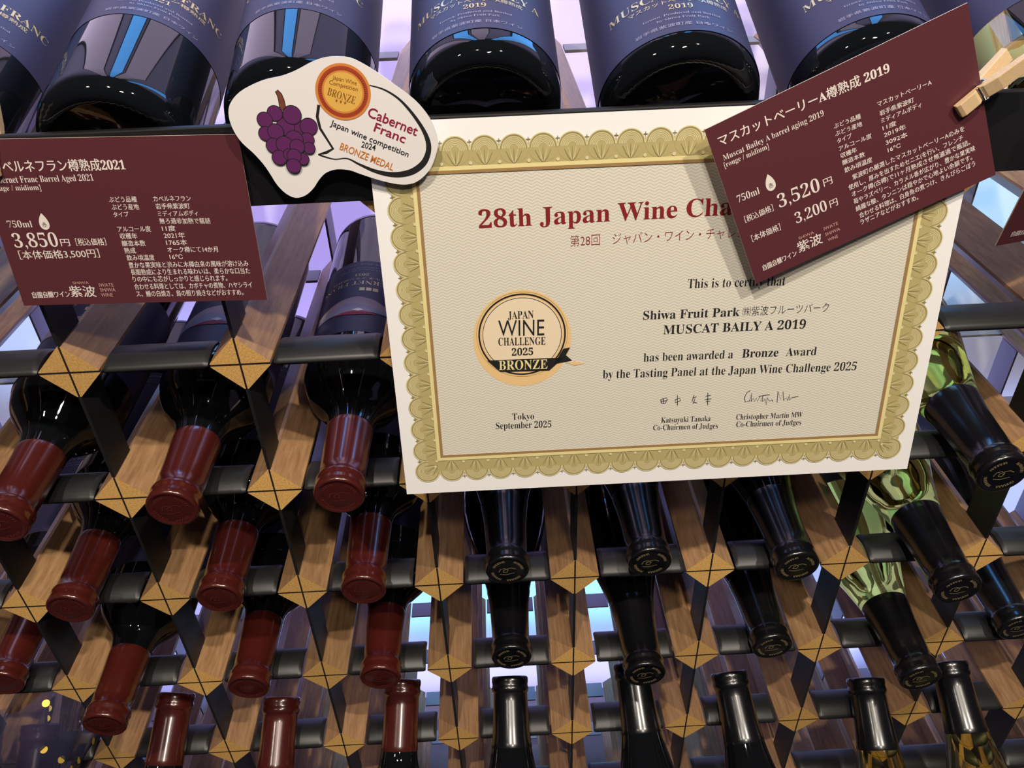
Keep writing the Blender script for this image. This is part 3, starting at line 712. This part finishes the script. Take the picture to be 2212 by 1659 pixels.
class Wrapped(Print):
    def __init__(s, r, z0): super().__init__(); s.r = r; s.z0 = z0
    def add(s, v2, f, mk, layer):
        if mk not in s.mats: s.mats.append(mk)
        i = s.mats.index(mk); b0 = len(s.v)
        vv, ff = wrap([(x / 100, z / 100) for x, z in v2], f, s.r, s.z0, .004 + .0008 * layer)
        s.v += vv; s.f += [tuple(k + b0 for k in q) for q in ff]; s.m += [i] * len(ff)
def label_print(parent, r, z0, kind, dx=0.0):
    pr = Wrapped(r, z0)
    name, jp, year = {'muscat': ('MUSCAT BAILEY A', 'マスカットベーリーA樽熟成', '2019'), 'cabernet': ('CABERNET FRANC', 'カベルネフラン樽熟成', '2021'),
                      'white': ('', '', ''), 'mountain': ('CABERNET FRANC', 'カベルネフラン樽熟成', '2021')}[kind]
    def T(t, st, w, z, h): pr.text([(t, st, -w / 2 + dx, z, w / 2 + dx, z, h)], 0)
    k = 1.0
    if kind == 'mountain':
        def band(up, lo, mk, lay):        # a printed area between two outlines, cut fine enough to follow the curved label
            def at(P, x):
                for (xa, za), (xb, zb) in zip(P, P[1:]):
                    if xa <= x <= xb: return za + (zb - za) * (x - xa) / (xb - xa)
                return P[-1][1]
            xs = [up[0][0] + (up[-1][0] - up[0][0]) * q / 40 for q in range(41)]
            pr.add([(x, at(up, x)) for x in xs] + [(x, at(lo, x)) for x in xs], [(q, q + 1, q + 42, q + 41) for q in range(40)], mk, lay)
        arch = [(-33, 66), (-24, 60), (-13, 53.5), (0, 50), (12, 52), (22, 56), (33, 60)]
        mid = [(-33, 68), (-20, 66), (-6, 61), (8, 58), (20, 62), (33, 65)]
        band(arch, mid, 'mountain_print', 1); band(mid, [(-33, 68.5), (-14, 69), (10, 70), (33, 69)], 'grey_print', 1)
        band([(-17, 71), (-9, 69.2), (0, 68.6), (9, 69.2), (17, 71)], [(-17, 71), (0, 73.6), (17, 71)], 'crimson', 2)
        band([(-6, 67.3), (-2, 65.4), (3, 67.3)], [(-6, 67.3), (-2, 69.2), (3, 67.3)], 'paper', 3)
        k = 1.12
        for x in (-14, -9, -4): pr.add([(x, 38), (x + 4, 38), (x + 4, 42), (x, 42)], [(0, 1, 2, 3)], 'gold_print', 0)
    T('岩手県紫波町産 日本ワイン', 'greyJ', 46, 4, 2.2)
    T('by Shiwa Fruit Park', 'grey', 24, 9.3, 1.5); T('Grown, Produced and Bottled', 'grey', 36, 12.3 , 1.5)
    if name:
        T(year, 'gold', 11, 16.5 * k, 3.2); T(jp, 'goldJ', 48, 21 * k, 3.0); T(name, 'gold', 70, 25.5 * k, 5.0)
    return pr.obj('label_print', parent)
def emblem(parent, mk):
    """printed ring of letters and a curl on the top of the capsule"""
    key = ('emblem', mk)
    if key not in _mc:
        v = []; f = []
        def put2(v2, ff):
            b0 = len(v); v.extend([(x, y, 2.9905) for x, y in v2]); f.extend([tuple(k + b0 for k in q) for q in ff])
        rnd = random.Random(3)
        for gpa in (0.2, 1.8, 3.3, 4.7):
            for k in range(6):
                a = gpa + k * .17; c, s_ = math.cos(a), math.sin(a)
                for t in (-1, 1):
                    dx = t * .006
                    put2(*ribbon([((.098) * c - dx * s_, .098 * s_ + dx * c, .005), ((.118) * c - dx * s_ * rnd.choice((1, .2)), .118 * s_ + dx * c, .005)]))
        curl = [(-.062, -.01), (-.05, .022), (-.02, .03), (.004, .010), (-.006, -.016), (-.03, -.012), (-.028, .008), (0.0, .026), (.03, .034), (.06, .018)]
        put2(*ribbon([(x, y, .006) for x, y in curl]))
        put2(*ribbon([(-.055, -.035, .005), (-.01, -.042, .006), (.05, -.024, .005)]))
        o = mesh('cap_print', v, f, M[mk], parent); _mc[key] = o.data; return o
    return link(bpy.data.objects.new('cap_print', _mc[key]), parent)
def bottle(label, base, axis, kind, glass, cap, cap_z=2.38, group=None, lab=None, lab_z=(.5, 1.6), emb=None, scale=1.0, dx=0.0):
    e = empty('wine_bottle', base, label, 'wine bottle', group)
    d = Vector(axis).normalized()
    e.matrix_world = Matrix.Translation(Vector(base) * S) @ d.to_track_quat('Z', 'Y').to_matrix().to_4x4() @ Matrix.Scale(scale, 4)
    shared('bottle_glass', ('g', kind, glass), lambda: glass_mesh(kind), M[glass], e)
    c = shared('capsule', ('c', kind, cap, cap_z), lambda: capsule_mesh(kind, cap_z), M[cap], e)
    if emb: emblem(c, emb)
    if lab:
        r = radius_at(kind, .8)
        l = shared('label', ('l', kind, lab_z), lambda: label_mesh(r, lab_z[0], lab_z[1], 2.3), M['navy_label'], e)
        label_print(l, r, lab_z[0], lab, dx)
    return e
ORD = ['first', 'second', 'third', 'fourth', 'fifth', 'sixth', 'seventh', 'eighth']
# top shelf: bottoms towards the viewer, necks to the wall
# x, y, z of the base, tilt, size, glass, label, label start, print offset
TOP = [(-3.33, .07, 1.25, 18, 1.05, 'bordeaux', 'black_glass', 'cabernet', .60, 16, 'navy labelled dark bottle on the top shelf, half cut by the photo edge'),
       (-2.36, .07, 1.24, 18, 1.05, 'bordeaux', 'black_glass', 'cabernet', .62, 16, 'navy labelled dark bottle lying above the straight price card'),
       (-1.43, .07, 1.31, 22, 0.99, 'bordeaux', 'black_glass', 'cabernet', .49, 3, 'navy labelled dark bottle lying behind the grape tag'),
       (-.48, .07, 1.335, 22, 1.01, 'burgundy', 'black_glass', 'muscat', .18, -3, 'navy labelled dark bottle above the certificate, beside the grape tag'),
       (.502, .05, 1.31, 23, 1.06, 'burgundy', 'black_glass', 'muscat', .11, -2, 'navy labelled dark bottle above the certificate, nearest the tilted card'),
       (1.47, .07, 1.335, 22, 1.0, 'burgundy', 'black_glass', 'muscat', .16, 0, 'navy labelled dark bottle half hidden by the tilted card'),
       (2.44, .07, 1.32, 22, 1.02, 'burgundy', 'yellow_glass', 'white', .34, 4, 'navy labelled yellow glass bottle behind the clothes peg')]
mb = MB(); mb.box(-.30, .30, .10, .60, -.025, 0); bs = mb.obj('bottle_stop', M['steel']); COL.objects.unlink(bs)
for x, y, z, tl, sc, kind, gl, lb, lz, dx, txt in TOP:
    a = math.radians(tl)
    bottle(txt, (x, y, z), (0, math.cos(a), math.sin(a)), kind, gl, 'black_cap' if kind == 'burgundy' else 'red_cap', 2.38, 'bottles lying on the top shelf', lb, (lz, lz + 1.1), None, sc, dx)
    put(bs, 'bottle_stop', x, z - .375 * sc * math.cos(a) + .11 * math.sin(a) - .005)     # plate under the heel of each bottle
# rods at the back for the necks
for x0, x1, z0, tl in ((-4.2, -1.95, 1.25, 18), (-1.9, 3.2, 1.33, 22.2)):
    a = math.radians(tl); s_ = 2.75
    ny, nz_ = .07 + s_ * math.cos(a) + .19 * math.sin(a), z0 + s_ * math.sin(a) - .19 * math.cos(a)
    mb = MB(); v, f = lathe([(.026, x0), (.026, x1)], 16); mb.add([(z, ny + x, nz_ + y) for x, y, z in v], f)
    for sx in (x0 + .03, x1 - .03): mb.box(sx - .03, sx + .03, ny - .03, ny + .03, 1.02, nz_)
    part(mb.obj('neck_rest', M['steel']), 0, 0)
# cells: necks towards the viewer; (row, tip x, tip y, kind)
RED = ('bordeaux', 'black_glass', 'red_cap', 2.40); DARK = ('burgundy', 'black_glass', 'black_cap', 2.36); GREEN = ('burgundy', 'green_glass', 'black_cap', 2.34)
CELLS = {1: [(-3.53, -.40, RED), (-2.52, -.34, RED), (-1.505, -.30, RED), (2.573, -.415, GREEN)],
         2: [(-3.54, -.217, RED), (-2.51, -.194, RED), (-1.507, -.188, RED), (-.492, -.076, DARK), (.531, -.073, DARK), (1.555, -.182, DARK), (2.567, -.456, GREEN)],
         3: [(-4.475, -.058, RED), (-3.53, -.468, RED), (-2.524, -.214, RED), (-1.514, -.194, RED), (-.495, -.075, DARK), (.52, -.292, DARK), (1.557, -.106, DARK), (2.572, -.454, GREEN), (3.537, -.056, DARK)]}
RN = {1: 'upper row of necks', 2: 'middle row of necks', 3: 'lowest row of necks'}
for r, lst in CELLS.items():
    cnt = {}
    for x, ty, kd in lst:
        kind, gl, cap, cz = kd
        cnt[cap + gl] = cnt.get(cap + gl, 0) + 1
        what = 'maroon capped dark bottle' if cap == 'red_cap' else ('pale green glass bottle with black capsule' if gl == 'green_glass' else 'black capped dark bottle')
        i = cnt[cap + gl]
        if gl == 'green_glass': txt = '%s in the %s' % (what, RN[r])
        else: txt = '%s in the %s, %s from the left' % (what, RN[r], ORD[i - 1])
        xc = round(x * 2) / 2
        tip = Vector((x, ty, -r + .19)); back = Vector((xc, ty + 2.98, -r + .46))
        ax = tip - back
        bottle(txt, back, ax, kind, gl, cap, cz, 'bottles lying in the rack, necks out', 'mountain' if (r == 1 and cap == 'red_cap') else 'white', (.85, 1.78) if kind == 'bordeaux' else (.45, 1.3), 'emb_red' if cap == 'red_cap' else 'emb_gold')
# bottles that stand below and lean back against the rack
LEAN = [((-3.449, 0.333, -3.598), (-3.497, -0.158, -3.918), 'bordeaux', 'black_glass', 'red_cap', 'maroon capped bottle leaning below, nearest the cellophane wrapped one'),
        ((-2.526, 0.273, -3.662), (-2.546, -0.2, -3.956), 'bordeaux', 'black_glass', 'red_cap', 'maroon capped bottle leaning below, middle of the three maroon ones'),
        ((-1.46, 0.321, -3.567), (-1.494, -0.193, -3.919), 'bordeaux', 'black_glass', 'red_cap', 'maroon capped bottle leaning below, next to the black capped ones'),
        ((-0.523, 0.298, -3.577), (-0.534, -0.185, -3.885), 'burgundy', 'black_glass', 'black_cap', 'black capped dark bottle leaning below, next to the maroon capped ones'),
        ((0.546, 0.325, -3.512), (0.572, -0.146, -3.802), 'burgundy', 'black_glass', 'black_cap', 'black capped dark bottle leaning below, middle of three dark ones'),
        ((1.398, 0.245, -3.607), (1.446, -0.253, -3.934), 'burgundy', 'black_glass', 'black_cap', 'black capped dark bottle leaning below, next to the yellow glass ones'),
        ((2.591, 0.167, -3.689), (2.58, -0.332, -4.02), 'burgundy', 'yellow_glass', 'black_cap', 'black capped yellow glass bottle leaning below, beside a dark bottle'),
        ((3.323, 0.219, -3.596), (3.335, -0.26, -3.898), 'burgundy', 'yellow_glass', 'black_cap', 'black capped yellow glass bottle leaning below, tucked behind a green bottle neck'),
        ((-4.648, 0.222, -3.786), (-4.651, -0.062, -3.984), 'bordeaux', 'black_glass', 'violet_cap', 'purple capped bottle wrapped in clear cellophane with gold dots')]
for lip, low, kind, gl, cap, txt in LEAN:
    a = (Vector(lip) - Vector(low)).normalized()
    wb = bottle(txt, Vector(lip) - a * 2.99, a, kind, gl, cap, 2.42, 'bottles leaning against the rack below')
# cellophane gathered round the last bottle, printed with gold dots
rnd = random.Random(11); v = []; f = []; nz, na = 16, 72
for i in range(nz):
    t = i / (nz - 1); z = 1.9 + 1.32 * t
    rr = .40 - .10 * math.sin(math.pi * min(t * 1.35, 1)) + .20 * max(0, t - .45)
    for k in range(na):
        a = 2 * math.pi * k / na
        w = 1 + (.05 + .16 * t) * math.sin(5 * a + 2.2 * t) * .6 + .07 * math.sin(11 * a - 3 * t) + .03 * math.sin(23 * a + 5 * t)
        v.append((rr * w * math.cos(a), rr * w * math.sin(a), z + .08 * t * math.sin(3 * a) + .04 * math.sin(7 * a) * t))
for i in range(nz - 1):
    for k in range(na): f.append((i * na + k, i * na + (k + 1) % na, (i + 1) * na + (k + 1) % na, (i + 1) * na + k))
wrapo = mesh('cellophane_wrap', v, f, M['film'], wb, True)
pv = []; pf = []
for j in range(34):
    i, k = rnd.randrange(1, nz - 1), rnd.randrange(na)
    P = Vector(v[i * na + k]); nrm = Vector((P.x, P.y, 0)).normalized(); t1 = Vector((0, 0, 1)); t2 = nrm.cross(t1); P = P + nrm * .006
    b0 = len(pv); pv += [tuple(P + (t1 * math.cos(q * math.pi / 6) + t2 * math.sin(q * math.pi / 6)) * .030) for q in range(12)]; pf.append(tuple(range(b0, b0 + 12)))
mesh('gold_dots', pv, pf, M['gold_dot'], wrapo)
